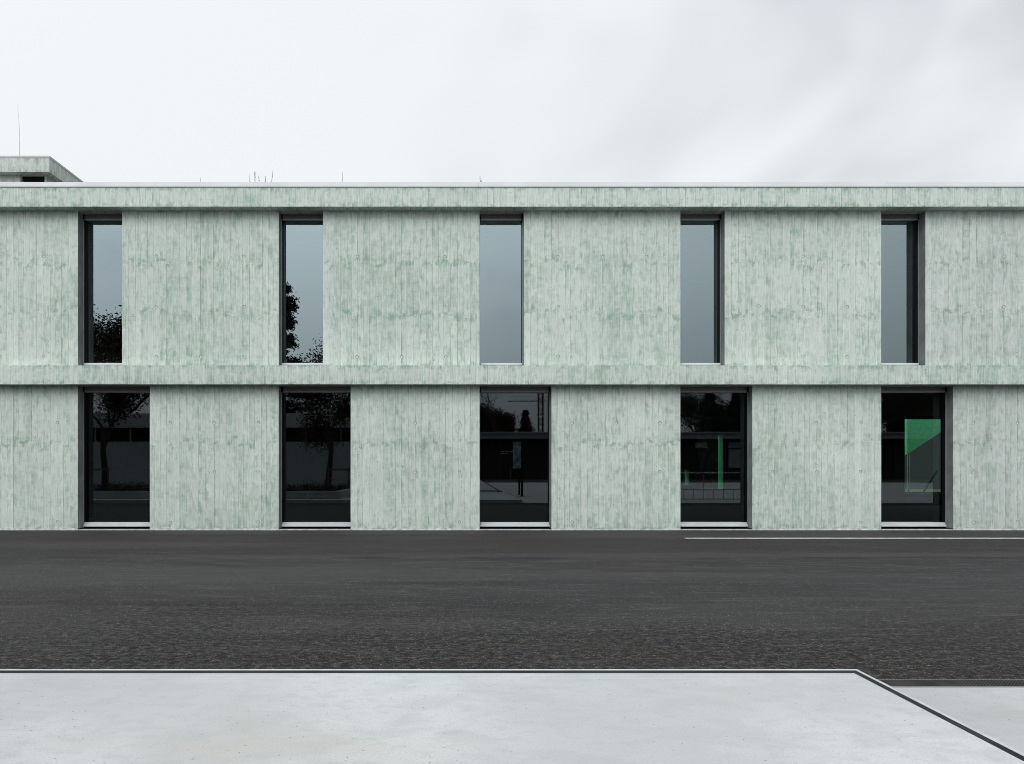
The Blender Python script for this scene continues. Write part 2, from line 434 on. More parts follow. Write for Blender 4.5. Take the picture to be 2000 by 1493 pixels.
PXE = 2.437     # raised platform: right edge
PYE = 4.170     # raised platform: edge facing the road
m = MB(); m.box(-40, PXE - 0.066, -3.7, PYE - 0.084, 0, 0.12)
plat = tag(m.build('platform', M_SLAB), 'pale concrete platform raised beside the road', kind='structure')
m = MB(); m.box(-40, 1.9, -30, -3.7, 0, 0.24, 0.006)
tag(m.build('upper_platform', M_SLAB2), 'second concrete platform, one step higher', kind='structure')
# dark strip (sunk 4 mm) and pale nosing around the platform edge
m = MB()
m.box(-40, PXE - 0.022, PYE - 0.084, PYE - 0.022, 0.02, 0.1185)
m.box(PXE - 0.066, PXE - 0.022, -3.7, PYE - 0.084, 0.02, 0.1185)
m.build('joint_strip', M_STRIP, plat)
m = MB()
m.box(-40, PXE, PYE - 0.022, PYE, 0, 0.1205, 0.003)
m.box(PXE - 0.022, PXE, -3.7, PYE - 0.022, 0, 0.1205, 0.003)
m.build('nosing', M_NOSE, plat)
m = MB(); m.box(PXE, 40, -30, 4.176, -0.05, 0.006)
tag(m.build('pavement', M_SLAB2), 'lower concrete pavement beside the raised platform', kind='structure')

# drainage channel along the lower pavement
dr = empty('drain_channel', (PXE, 4.25, 0))
tag(dr, 'dark steel grated drain channel between asphalt and lower pavement', 'drain')
m = MB(); m.box(0, 24, -0.073, -0.068, 0.0, 0.011); m.box(0, 24, 0.068, 0.075, 0.0, 0.011)
m.build('channel_frame', M_STEEL, dr)
m = MB(); m.box(0, 24, -0.068, 0.068, -0.01, 0.0035)
m.build('channel_bed', plain('channel_dark', (0.008, 0.008, 0.008), 0.9), dr)
M_BAR = plain('drain_bar_iron', (0.045, 0.042, 0.037), 0.6, 0.2, var=0.5, scale=5)
m = MB()
k = 0.006
while k < 24:
    m.box(k, k + 0.009, -0.068, 0.068, 0.0035, 0.0105); k += 0.021
tag(m.build('grate_bars', M_BAR, dr), kind='stuff')

# painted line near the wall
m = MB()
random.seed(3)
x = X_(1338, 12.98); y0 = 12.98
while x < 30:
    L = random.uniform(0.5, 1.3); j = random.uniform(-0.006, 0.006)
    m.face([(x, y0 - 0.075 + j, 0.004), (x + L, y0 - 0.075 + random.uniform(-.004, .004), 0.004), (x + L, y0 + 0.075 + j, 0.004), (x, y0 + 0.075 + j, 0.004)])
    x += L
tag(m.build('line_marking', M_PAINT), 'thin white line painted on the asphalt along the wall', kind='structure')

# loose gravel along the kerb
random.seed(11)
m = MB()
for i in range(5200):
    y = 4.20 + abs(random.gauss(0, 0.85))
    if random.random() < 0.25: y = random.uniform(4.3, 12)
    x = random.uniform(-1.15 * y - 0.4, 0.95 * y + 0.4)
    if y < 4.36 and x > 2.3: continue
    if random.random() < .35: continue
    r = random.choice((0.002, 0.0025, 0.003, 0.004, 0.0055)) * random.uniform(0.7, 1.15)
    m.cur = random.choice((0, 0, 0, 0, 0, 0, 0, 1, 1, 1, 1, 2))
    a = random.uniform(0, 6.28); ca, sa = math.cos(a), math.sin(a)
    q = [(1.3, 0, .3), (0, 1, .4), (-1.1, 0, .3), (0, -.9, .35), (.1, .1, 1.0)]
    P = [(x + r * (ca * e - sa * f), y + r * (sa * e + ca * f), r * 0.9 * g) for e, f, g in q]
    i0 = len(m.v); m.v += P
    for t in ((0, 1, 4), (1, 2, 4), (2, 3, 4), (3, 0, 4)): m.f.append(tuple(i0 + z for z in t)); m.mi.append(m.cur)
g = m.build('loose_gravel', None, mats=[plain('grit_dark', (0.035, 0.035, 0.034), 0.85), plain('grit_grey', (0.12, 0.115, 0.11), 0.85), plain('grit_pale', (0.26, 0.22, 0.17), 0.85)])
tag(g, 'loose grit lying on the asphalt along the kerb', 'gravel', kind='stuff')

# ------------------------------------------------------------------ the concrete building
bld = empty('concrete_building', (0, D, 0))
tag(bld, 'two-storey pale green board-marked concrete building with tall dark windows', 'building')
INV = Matrix.Translation((0, -D, 0))
def under(o, parent=bld):
    o.parent = parent
    if parent is bld: o.matrix_parent_inverse = INV
    return o

class Boards:
    """collects board-sized faces with per-board attributes"""
    def __init__(s): s.v = []; s.f = []; s.uv = []; s.at = {k: [] for k in ('tone', 'bw', 'bl', 'lr', 'kn')}
    def quad(s, pts, uvs, tone, bw, bl, lr, kn):
        i = len(s.v); s.v += pts; s.f.append(tuple(range(i, i + len(pts)))); s.uv += uvs
        for k, q in zip(('tone', 'bw', 'bl', 'lr', 'kn'), (tone, bw, bl, lr, kn)): s.at[k].append(q)
    def box(s, x0, x1, y0, y1, z0, z1, tone=0.4, reveal_shade=0.0):
        P = [(x, y, z) for z in (z0, z1) for y in (y0, y1) for x in (x0, x1)]
        for q in ((0, 2, 3, 1), (4, 5, 7, 6), (0, 1, 5, 4), (2, 6, 7, 3), (0, 4, 6, 2), (1, 3, 7, 5)):
            pts = [P[k] for k in q]
            s.quad(pts, [(0.07 + 0.3 * a[1], a[2]) for a in pts], tone, 9.0, 9.0, -1.0 if reveal_shade else 0.0, 0.0)
    def piece(s, x0, x1, z0, z1, yf, off, tone, lr, kn, c=0.0007, back=0.0022):
        """one cast board face, chamfered back to the wall plane"""
        w, l = x1 - x0, z1 - z0; yo = yf - off; yb = yf + back
        a = [(x0 + c, yo, z0 + c), (x1 - c, yo, z0 + c), (x1 - c, yo, z1 - c), (x0 + c, yo, z1 - c)]
        b = [(x0, yb, z0), (x1, yb, z0), (x1, yb, z1), (x0, yb, z1)]
        ua = [(c, c), (w - c, c), (w - c, l - c), (c, l - c)]; ub = [(0, 0), (w, 0), (w, l), (0, l)]
        s.quad(a, ua, tone, w, l, lr, kn)
        for k in range(4):
            j = (k + 1) % 4
            s.quad([b[k], b[j], a[j], a[k]], [ub[k], ub[j], ua[j], ua[k]], tone, w, l, lr, kn)
    def build(s, name, mat):
        me = bpy.data.meshes.new(name); me.from_pydata(s.v, [], s.f); me.materials.append(mat)
        l = me.uv_layers.new(name='board')
        l.data.foreach_set('uv', [q for p in s.uv for q in p])
        for k, vals in s.at.items():
            me.attributes.new(k, 'FLOAT', 'FACE').data.foreach_set('value', vals)
        me.update()
        o = bpy.data.objects.new(name, me); C.objects.link(o)
        return under(o)

def widths(x0, x1, rnd):
    xs = [x0]
    while xs[-1] < x1 - 0.20: xs.append(xs[-1] + rnd.choice((0.105, 0.125, 0.14, 0.14, 0.155)) * rnd.uniform(0.96, 1.04))
    xs.append(x1)
    return xs

def panel(x0, x1, z0, z1, tiers, seed, mat, depth=0.215, yf=D, joint=None):
    r = random.Random(seed); B = Boards()
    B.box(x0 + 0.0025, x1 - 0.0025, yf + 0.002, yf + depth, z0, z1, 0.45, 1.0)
    if joint and x0 + .3 < joint < x1 - .3: xs = widths(x0, joint, r)[:-1] + widths(joint, x1, r)
    else: xs = widths(x0, x1, r)
    for i in range(len(xs) - 1):
        zs = [z0] + [t + r.gauss(0, 0.055) for t in tiers if r.random() > .10] + [z1]
        kn = 1.0 if (r.random() < 0.10 or i in (2, len(xs) - 4)) else 0.0
        for j in range(len(zs) - 1):
            lr = r.choice((0.1, 0.2, 0.35, 0.6, 0.9, 1.0)) if abs(xs[i] - (joint or 99)) > 1e-6 else 2.6
            B.piece(xs[i], xs[i + 1], zs[j], zs[j + 1], yf, r.choice((0, .0005, .001, .0018, .0028)), r.random(), lr, kn * r.uniform(.4, 1))
    return B.build('wall_panel', mat)

# shared tie-hole plug
def tie_mesh():
    m = MB(); n = 12
    def ring(r, y): return [(r * math.cos(2 * math.pi * k / n), y, r * math.sin(2 * math.pi * k / n)) for k in range(n)]
    R = [ring(0.036, 0.001), ring(0.0345, -0.0015), ring(0.0265, -0.0010), ring(0.0245, 0.0004)]
    for q in R: m.v += q
    for a in range(3):
        m.cur = 1 if a == 1 else 0
        for k in range(n):
            m.f.append((a * n + k, (a + 1) * n + k, (a + 1) * n + (k + 1) % n, a * n + (k + 1) % n)); m.mi.append(0 if a == 0 else 1)
    m.f.append(tuple(3 * n + k for k in reversed(range(n)))); m.mi.append(0)
    me = bpy.data.meshes.new('tie_hole'); me.from_pydata(m.v, [], m.f)
    me.materials.append(M_PLUG); me.materials.append(M_PLUG_RING); me.polygons.foreach_set('material_index', m.mi); me.update()
    return me
TIE = tie_mesh()
def tie(x, z, parent):
    o = bpy.data.objects.new('tie_hole', TIE); C.objects.link(o)
    o.parent = parent; o.location = (x, D - 0.0026, z)

YB = D - 0.24                                  # front plane of the two bands
Z_SOFFIT2, Z_BAND2 = Z_(404, YB), Z_(367, YB)  # roof band
Z_LEDGE, Z_SOFFIT1 = Z_(714, YB), Z_(751, YB)  # floor band
PITCH, LEFT0, WU, WL = 392.2, 152.3, 86.3, 140.3
BAYS = list(range(-2, 7))
XL, XR = X_(-1030), X_(2960)
up = [(X_(LEFT0 + k * PITCH), X_(LEFT0 + k * PITCH + WU)) for k in BAYS]
lo = [(X_(LEFT0 + k * PITCH), X_(LEFT0 + k * PITCH + WL)) for k in BAYS]

TR = random.Random(44)
def storey(openings, z0, z1, tiers, rows, seed):
    edges = [XL] + [e for w in openings for e in w] + [XR]
    for i in range(0, len(edges), 2):
        a, b = edges[i], edges[i + 1]
        mid = (a + b) / 2
        if i == 0: mid = b - X_(392 + PX - 86) / 2 + 0
        outer = i // 2 in (2, 7)
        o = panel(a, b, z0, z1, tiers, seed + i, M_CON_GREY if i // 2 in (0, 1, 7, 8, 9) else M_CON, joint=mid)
        for dx in (-0.946, 0, 0.946):
            for z in rows:
                if TR.random() < .62: tie(mid + dx + TR.gauss(0, .006), z + TR.gauss(0, .006), o)

storey(up, Z_LEDGE, Z_SOFFIT2, [Z_(613), Z_(513)], [Z_(697), Z_(599), Z_(501)], 100)
storey(lo, 0.035, Z_SOFFIT1, [Z_(866)], [Z_(1020), Z_(922), Z_(826)], 200)

def band(z0, z1, seed):
    r = random.Random(seed)
    cuts = [XL] + [X_(q, YB) for q in (-700, 125, 952, 1779)] + [XR]
    for i in range(len(cuts) - 1):
        a, b = cuts[i] + 0.0015, cuts[i + 1] - 0.0015
        dz = r.uniform(-0.002, 0.002); B = Boards()
        B.box(a, b, YB + 0.002, D + 0.30, z0 + 0.004, z1 + dz, 0.45)
        xs = widths(a, b, r)
        for k in range(len(xs) - 1):
            t, lr = r.random(), r.choice((0.0, 0.1, 0.3, 0.6, 1.0))
            B.piece(xs[k], xs[k + 1], z0 + dz, z1 + dz, YB, r.choice((0, .0005, .001, .0016)), t * .75, lr * .8, 1.0 if r.random() < .06 else 0.0)
            # soffit boards run back to the wall
            w = xs[k + 1] - xs[k]
            B.quad([(xs[k], YB + .004, z0 + dz), (xs[k], D + .30, z0 + dz), (xs[k + 1], D + .30, z0 + dz), (xs[k + 1], YB + .004, z0 + dz)],
                   [(0, 0), (0, .54), (w, .54), (w, 0)], min(1, t + .25), w, .54, 1.0, 0.0)
        B.build('roof_band' if seed == 1 else 'floor_band', M_CON)
band(Z_SOFFIT2, Z_BAND2, 1)
band(Z_SOFFIT1, Z_LEDGE, 2)

# mortar bead at the foot of the wall
random.seed(5)
edges = [XL] + [e for w in lo for e in w] + [XR]
for i in range(0, len(edges), 2):
    m = MB(); x = edges[i]
    while x < edges[i + 1] - 1e-6:
        x2 = min(x + random.uniform(.12, .4), edges[i + 1]); h = random.uniform(.026, .040); d = random.uniform(.006, .018)
        m.face([(x, D - d, 0), (x2, D - d, 0), (x2, D - d * .6, h), (x, D - d * .6, h)])
        m.face([(x, D - d * .6, h), (x2, D - d * .6, h), (x2, D + .02, h + .006), (x, D + .02, h + .006)])
        x = x2
    under(m.build('base_bead', M_MORTAR))

for a, b in lo:
    m = MB(); m.box(a + .002, b - .002, D - .008, D + .17, 0, random.uniform(.014, .019))
    under(m.build('threshold', M_MORTAR))

# coping sheets along the roof edge
cuts = [XL] + [X_(q, YB) for q in (-560, 300, 935, 1335, 1738, 1945, 2400)] + [XR]
for i in range(len(cuts) - 1):
    a, b = cuts[i] + .0012, cuts[i + 1] - .0012
    prof = [(YB - .012, Z_BAND2 + .003), (YB - .012, Z_BAND2 + .030), (YB + .115, Z_(356, YB + .115)), (YB + .42, Z_(356, YB + .115) - .01), (YB + .42, Z_BAND2 - .1)]
    V = [(x, y, z) for x in (a, b) for y, z in prof]; n = len(prof)
    Fc = [(k, k + n, k + 1 + n, k + 1) for k in range(n - 1)] + [tuple(range(n)), tuple(reversed(range(n, 2 * n)))]
    under(mesh_obj('coping', V, Fc, M_COPING))

# windows
def window(x0, x1, z0, z1, upper):
    y1 = D + 0.31; t = 0.014
    m = MB()
    ya = D + 0.219
    m.box(x0 - .03, x0 + t, ya, y1 + .05, z0, z1); m.box(x1 - t, x1 + .03, ya, y1 + .05, z0, z1)
    m.box(x0 + t, x1 - t, D + 0.312, y1 + .05, z1 - 0.04, z1 - 0.001)
    m.box(x0 + t, x1 - t, y1 - .03, y1 + .05, z0, z0 + 0.05)
    m.box(x0 + t, x1 - t, D + .10, y1 - .03, z0 + .001, z0 + .012)
    w = under(m.build('window', M_BLACK))
    def sub(mb, name, mat): return mb.build(name, mat, w)
    p = MB(); p.face([(x0 + t, y1, z0 + .05), (x1 - t, y1, z0 + .05), (x1 - t, y1, z1 - .02), (x0 + t, y1, z1 - .02)])
    sub(p, 'pane', M_GLASS_UP if upper else M_GLASS_LO)
    yb = D + 0.19
    zb = Z_(428.5 if upper else 766, yb)
    b = MB(); b.box(x0 + .035, x1 - .035, yb, yb + .11, zb + .004, z1 - .002, .004); sub(b, 'blind_box', M_BOX)
    b = MB(); b.box(x0 + .033, x1 - .033, yb - .003, yb + .108, zb - .004, zb + .0055); sub(b, 'blind_rail', M_ALU)
    for e, s in ((x0, 1), (x1, -1)):
        g = MB(); xa, xb = sorted((e + s * .001, e + s * .014))
        g.box(xa, xb, D + .196, D + .218, z0 + .02, zb - .006); sub(g, 'guide_rail', M_RAIL)
        g = MB(); xa, xb = sorted((e + s * .001, e + s * .030))
        g.box(xa, xb, D + .19, D + .30, zb - .004, z1 - .004); sub(g, 'blind_bracket', M_BLACK)
    s = MB(); ys = D + .17
    if upper:
        zt = Z_(709.3, ys); s.box(x0 + .022, x1 - .022, ys, y1 - .032, zt - .046, zt, .004)
        s.box(x0 + .022, x1 - .022, ys + .01, y1 - .035, z0 + .013, zt - .047)
    else:
        zt = Z_(1021, ys)
        s.box(x0 + .022, x1 - .022, ys + .035, y1 - .032, zt - .030, zt, .004)
        s.box(x0 + .022, x1 - .022, ys + .015, y1 - .032, zt - .062, zt - .0305, .004)
        s.box(x0 + .010, x1 - .010, ys, y1 - .032, zt - .090, zt - .0625, .004)
    sub(s, 'sill', M_ALU)
    return w
for a, b in up: window(a, b, Z_LEDGE, Z_SOFFIT2, True)
for a, b in lo: window(a, b, 0.02, Z_SOFFIT1, False)

# inside: slabs, partitions, courtyard wall with green reveals
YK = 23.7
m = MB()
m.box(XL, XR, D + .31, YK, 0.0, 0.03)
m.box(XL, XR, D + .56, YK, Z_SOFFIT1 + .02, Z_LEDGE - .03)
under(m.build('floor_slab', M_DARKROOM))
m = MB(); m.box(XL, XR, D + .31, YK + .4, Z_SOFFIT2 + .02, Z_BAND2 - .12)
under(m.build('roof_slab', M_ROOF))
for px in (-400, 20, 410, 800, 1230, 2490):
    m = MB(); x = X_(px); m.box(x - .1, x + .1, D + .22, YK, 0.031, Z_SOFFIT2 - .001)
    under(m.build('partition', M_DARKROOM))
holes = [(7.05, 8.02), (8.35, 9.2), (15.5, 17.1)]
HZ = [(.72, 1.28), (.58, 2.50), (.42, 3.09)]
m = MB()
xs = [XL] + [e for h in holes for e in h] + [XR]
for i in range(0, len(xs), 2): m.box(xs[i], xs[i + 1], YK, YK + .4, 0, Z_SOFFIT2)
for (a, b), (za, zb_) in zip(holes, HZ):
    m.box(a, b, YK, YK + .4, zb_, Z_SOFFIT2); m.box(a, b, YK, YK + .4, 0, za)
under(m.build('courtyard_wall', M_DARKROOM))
for (a, b), (za, zb_) in zip(holes[:2], HZ):
    m = MB()
    m.box(b - .012, b - .001, YK - .02, YK + .42, za + .01, zb_ - .01); m.box(a + .001, a + .012, YK - .02, YK + .42, za + .01, zb_ - .01)
    m.box(a + .013, b - .013, YK - .02, YK + .42, za + .001, za + .013)
    under(m.build('green_reveal', M_GREEN))
a, b = holes[2]; m = MB()
m.box(a + .001, a + .07, YK + .1, YK + .2, .43, 3.08); m.box(b - .07, b - .001, YK + .1, YK + .2, .43, 3.08)
m.box(a + .07, b - .07, YK + .1, YK + .2, .43, .50); m.box(a + .07, b - .07, YK + .1, YK + .2, 3.03, 3.08)
under(m.build('courtyard_window', plain('pale_frame', (0.35, 0.40, 0.39), 0.5)))
# end walls
for x in (XL, XR):
    m = MB(); m.box(x - .3 if x < 0 else x, x if x < 0 else x + .3, D, YK + .4, 0, Z_BAND2 - .01)
    under(m.build('end_wall', M_MORTAR))

# ------------------------------------------------------------------ roof storey behind, lightning rod, twigs
YT = 21.5
tw = empty('roof_storey', (X_(96.6, YT), YT, Z_BAND2))
tag(tw, 'set-back concrete roof storey rising behind the roof edge, with overhanging band', 'building')
TINV = Matrix.Translation((-X_(96.6, YT), -YT, -Z_BAND2))
def under_t(o): o.parent = tw; o.matrix_parent_inverse = TINV; return o
xc = X_(96.6, YT); zb, zt, zc = Z_(336.3, YT), Z_(309, YT), Z_(304.6, YT)
B = Boards(); r = random.Random(9)
B.box(XL, xc - .006, YT + .006, YT + 9, zb + .004, zt, .5)
xs = widths(XL, xc, r)
for k in range(len(xs) - 1): B.piece(xs[k], xs[k + 1], zb, zt, YT, r.choice((0, .001, .002)), r.random(), r.choice((.3, .6, 1)), 0)
y = YT
while y < YT + 8.9:
    w = r.choice((.11, .13, .15))
    B.quad([(xc, y + .002, zb), (xc, y + w, zb), (xc, y + w, zt), (xc, y + .002, zt)], [(0, 0), (w, 0), (w, zt - zb), (0, zt - zb)], r.random(), w, zt - zb, 1.0, 0)
    y += w
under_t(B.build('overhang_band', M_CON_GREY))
B = Boards(); xw = xc - .24; yw = YT + .24
xd = [X_(40, yw), X_(87, yw)]
def tower_piece(a, b):
    B.box(a, b, yw + .006, yw + .3, Z_BAND2 - .2, zb + .003, .5)
    q = widths(a, b, r) if b - a > .25 else [a, b]
    for k in range(len(q) - 1): B.piece(q[k], q[k + 1], Z_BAND2 - .2, zb, yw, .001, r.random(), .6, 0)
tower_piece(XL, xd[0]); tower_piece(xd[1], xw)
B.box(xw - .3, xw, yw + .31, YT + 8.5, Z_BAND2 - .2, zb + .003, .5)
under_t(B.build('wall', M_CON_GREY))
m = MB(); m.box(xd[0], xd[1], yw + .25, yw + .3, Z_BAND2, zb); m.box(xd[0], xd[1], yw + .1, yw + .25, zb - .12, zb - .003)
under_t(m.build('window', M_BLACK))
m = MB(); m.box(XL, xc + .012, YT - .012, YT + 9, zt + .003, zc, .006)
under_t(m.build('coping', M_COPING))

yr = YT + .35
rod = empty('lightning_rod', (X_(38.5, yr), yr, zc))
tag(rod, 'thin leaning lightning rod on the set-back roof storey', 'lightning rod')
hh = Z_(208, yr) - zc; lean = X_(34.5, yr) - X_(38.5, yr)
m = MB(); m.tube([(0, 0, 0), (0, 0, hh * .37)], [.010, .009], 8); m.build('lower_tube', M_STEEL, rod)
m = MB(); m.tube([(0, 0, hh * .37), (lean * .25, 0, hh * .65), (lean, 0, hh)], [.006, .005, .003], 6); m.build('upper_rod', M_STEEL, rod)
m = MB(); m.box(-.08, .08, -.08, .08, -.005, .03, .005); m.build('foot', M_STEEL, rod)

M_TWIG = plain('twig_bark', (0.07, 0.065, 0.06), 0.9)
M_TWIGP = plain('dry_stalk', (0.42, 0.40, 0.36), 0.9)
def shrub(px0, px1, top, stems, label, seed, mat, y=16.4):
    r = random.Random(seed); zr = Z_BAND2 - .12
    o = empty('bare_shrub', (X_((px0 + px1) / 2, y), y, zr)); tag(o, label, 'shrub', 'bare shrubs on the roof')
    wd = X_(px1, y) - X_(px0, y); H = Z_(top, y) - zr
    for i in range(stems):
        m = MB(); f = (i + .5) / stems
        x = (f - .5) * wd + r.uniform(-.02, .02); h = H * r.uniform(.72, 1.0) if i != stems - 1 else H
        bend = r.uniform(-.05, .08)
        pts = [(x * .6, r.uniform(-.05, .05), 0), (x * .8 + bend * .3, 0, h * .5), (x + bend, 0, h)]
        m.tube(pts, [.010, .008, .004], 5)
        for q in range(7):
            t = .62 + .38 * q / 7
            p = Vector(pts[1]).lerp(Vector(pts[2]), (t - .5) / .5)
            s = 1 if q % 2 else -1
            m.tube([p, p + Vector((s * .016, 0, .014))], [.0075, .004], 4)
        if r.random() < .7:
            p = Vector(pts[1]).lerp(Vector(pts[2]), .45); e = p + Vector((r.choice((-1, 1)) * .07, 0, min(.13, (h - p.z) * .8)))
            m.tube([p, e], [.006, .003], 4)
        m.build('stem', mat, o)
shrub(482, 500, 336, 3, 'pale dry stalks above the roof edge over the second window', 1, M_TWIGP)
shrub(495, 530, 333, 5, 'dark budded twigs sticking up above the roof edge over the second window', 2, M_TWIG)
shrub(381, 388, 347, 2, 'tiny dry stalk above the roof edge, between first and second windows', 3, M_TWIGP)
shrub(660, 674, 336, 3, 'pale dry stalks above the roof edge just past the second window', 4, M_TWIGP)
shrub(934, 942, 344, 2, 'small forked twig above the roof edge over the middle window', 5, M_TWIG)

def leaf_cloud(m, pts, n, spread, size, rnd, flat=1.0):
    for i in range(n):
        c = Vector(rnd.choice(pts)) + Vector((rnd.gauss(0, spread), rnd.gauss(0, spread), rnd.gauss(0, spread * flat)))
        a = Vector((rnd.gauss(0, 1), rnd.gauss(0, 1), rnd.gauss(0, 1))).normalized() * size * rnd.uniform(.6, 1.3)
        b = a.orthogonal().normalized() * a.length * .5
        m.face([c - a, c + b, c + a, c - b])

# ------------------------------------------------------------------ courtyard seen through the windows
o = mesh_obj('lawn', [(-2, YK + .6, .012), (40, YK + .6, .012), (40, 60, .012), (-2, 60, .012)], [(0, 1, 2, 3)], plain('lawn_green', (0.05, 0.10, 0.018), .95, var=.4, scale=3, bump=.5))
tag(o, kind='structure')
st = empty('green_stair', (18.6, 27.5, 0)); tag(st, 'bright green stair flank seen through the lower window next to the right edge', 'stair')
xa, xb = X_(1772, 27.5), X_(1850, 27.5)
P = [(xa, Z_(888, 27.5)), (xb, Z_(836, 27.5)), (xb, Z_(800, 27.5)), (xa, Z_(806, 27.5))]
V = [(x - 18.6, yy, z) for yy in (0, .15) for x, z in P]
mesh_obj('flank', V, [(0, 1, 2, 3), (7, 6, 5, 4), (0, 4, 5, 1), (1, 5, 6, 2), (2, 6, 7, 3), (3, 7, 4, 0)], M_GREEN, st)
m = MB(); m.tube([(xa - 18.5, .08, 0), (xa - 18.5, .08, P[0][1])], [.05, .05], 8); m.build('post', M_STEEL, st)
m = MB(); m.tube([(xb - 18.8, .3, 1.2), (xa - 17.9, .3, .1)], [.04, .04], 8); m.build('handrail', M_BLACK, st)
hd = empty('added_hedge', (8.2, 26.4, 0)); tag(hd, 'dark hedge added to block the bright view behind the fourth lower window', 'hedge')  # hedge added to keep the view through the courtyard openings dark
m = MB(); m.box(-3.2, 3.0, -.35, .35, 0, 2.9, .05); m.build('core', M_NEEDLE, hd)
m = MB(); rr_ = random.Random(6)
leaf_cloud(m, [(rr_.uniform(-3.2, 3), -.36, rr_.uniform(0, 2.95)) for _ in range(400)], 3000, .05, .06, rr_); m.build('foliage', M_NEEDLE, hd)
m = MB(); m.box(10, 45, 42, 48, 0, 7)
tag(m.build('courtyard_block', plain('courtyard_render', (0.022, 0.030, 0.032), .9)), 'grey block across the courtyard, seen through the glass', 'building')

# ------------------------------------------------------------------ the other side of the road, seen mirrored in the windows
MIR = 2 * (D + .31)
def RX(px, y): return (px - PX) * (MIR - y) / F
def RZ(py, y): return (PY - py) * (MIR - y) / F + HC

def tree(name, label, px, y, h, spread, first, seed, leaf=None, leaves=0, lsize=.09, group=None, depth=4, z=0.0):
    r = random.Random(seed); o = empty(name, (RX(px, y), y, z)); tag(o, label, 'tree', group)
    m = MB(); tips = []
    def grow(p, d, L, rad, k):
        pts = [p]; rr = [rad]; q = p
        for s in range(3):
            d = (d + Vector((r.gauss(0, .13), r.gauss(0, .13), r.gauss(.03, .07)))).normalized()
            q = q + d * L / 3; pts.append(q); rr.append(rad * (1 - .13 * (s + 1)))
        m.tube(pts, rr, 7 if k == 0 else (5 if k < 3 else 3), cap=k > 2)
        if k >= 2: tips.extend(pts[1:])
        if k >= depth: return
        for b in range(r.choice((2, 3, 3)) if k < depth - 1 else 3):
            t = r.choice((2, 3, 3))
            ax = Vector((r.gauss(0, 1), r.gauss(0, 1), r.gauss(0, .35))).normalized()
            nd = (d + ax * spread).normalized()
            if nd.z < -.1: nd.z = .1
            grow(pts[t], nd, L * r.uniform(.6, .78), rr[t] * (.66 if leaf else .76), k + 1)
    L0 = h * first
    grow(Vector((0, 0, 0)), Vector((0, 0, 1)), L0, h * (.016 if leaf else .021) + .03, 0)
    top = max(t.z for t in tips); k = h / top
    m.v = [(a * min(k, 1.25), b_ * min(k, 1.25), c * k) for a, b_, c in m.v]
    m.build('trunk', M_BARK, o)
    if leaf:
        c = MB(); T = [(t.x * min(k, 1.25), t.y * min(k, 1.25), t.z * k) for t in tips]
        leaf_cloud(c, T, leaves, h * .052, lsize, r)
        c.build('crown', leaf, o)
    return o

def conifer(label, px, y, h, w, seed, leaf=None, group='conifers across the road', open_=0.0):
    r = random.Random(seed); o = empty('conifer', (RX(px, y), y, 0)); tag(o, label, 'tree', group)
    m = MB(); m.tube([(0, 0, 0), (.05, 0, h * .5), (0, 0, h)], [h * .018, h * .012, .02], 7)
    pts = []
    z = h * .12
    while z < h * .98:
        rad = w * (1 - z / h) * r.uniform(.45, 1.15) + .08
        for j in range(r.choice((5, 6, 7))):
            a = r.uniform(0, 6.28); L = rad * r.uniform(.55, 1.1)
            e = Vector((math.cos(a) * L, math.sin(a) * L, z + L * r.uniform(-.12, .25)))
            m.tube([(0, 0, z), e], [.03, .01], 3)
            for t in (.35, .5, .65, .8, .92, 1.0): pts.append(tuple(Vector((0, 0, z)).lerp(e, t)))
        z += h * (.022 + open_ * r.random())
    m.build('trunk', M_BARK, o)
    c = MB(); leaf_cloud(c, pts, 15000, .05 + h * .009, .13, r, .7); c.build('crown', leaf or M_NEEDLE, o)

tree('street_tree', 'small leafy street tree on stakes mirrored in the lower window next to the left edge', 205, -2.5, 6.6, .75, .33, 21, M_LEAF, 9500, .07, 'street trees on the platform', z=.12)
tree('street_tree', 'leafy street tree mirrored in the second lower window', 640, -2.3, 6.6, .8, .33, 22, M_LEAF, 10000, .07, 'street trees on the platform', z=.12)
tree('leafy_tree', 'dark bushy treetop mirrored in the upper window nearest the set-back storey', 205, -19, RZ(628, -19), .7, .3, 23, M_LEAF, 14000, .14, 'trees across the road')
tree('bare_tree', 'fine bare treetop mirrored at the foot of the second upper window', 632, -30, RZ(690, -30), .6, .3, 24, None, 0, .1, 'trees across the road', 5)
conifer('tall dark pine mirrored in the second upper window', 552, -20, RZ(535, -20), 5.5, 25, open_=.05)
tree('bare_tree', 'forked bare tree mirrored in the middle lower window', 975, -52, RZ(722, -52), .62, .36, 52, None, 0, .1, 'trees across the road', 5)
tree('leafy_tree', 'dark bushy tree beside the forked bare tree, mirrored in the middle lower window', 935, -56, RZ(785, -56), .8, .25, 27, M_LEAF_RUST, 12000, .16, 'trees across the road')
conifer('rusty conifer mirrored in the middle lower window', 1026, -58, RZ(802, -58), 3.2, 28, M_LEAF_RUST)
tree('leafy_tree', 'low rusty tree behind the canopy roof, mirrored in the middle lower window', 992, -60, RZ(812, -60), .8, .22, 29, M_LEAF_RUST, 12000, .16, 'trees across the road')
conifer('broad dark conifer mirrored in the fourth lower window', 1386, -55, RZ(758, -55), 7.0, 30)
conifer('slim dark conifer mirrored in the fourth lower window', 1438, -57, RZ(764, -57), 4.4, 31)
tree('leafy_tree', 'thin-leaved tree beside the broad conifer, mirrored in the fourth lower window', 1350, -60, RZ(765, -60), .7, .3, 32, M_LEAF, 7000, .14, 'trees across the road')
tree('leafy_tree', 'tall dark tree mirrored in the lower window next to the right edge', 1722, -55, RZ(748, -55), .7, .3, 33, M_LEAF, 18000, .2, 'trees across the road')
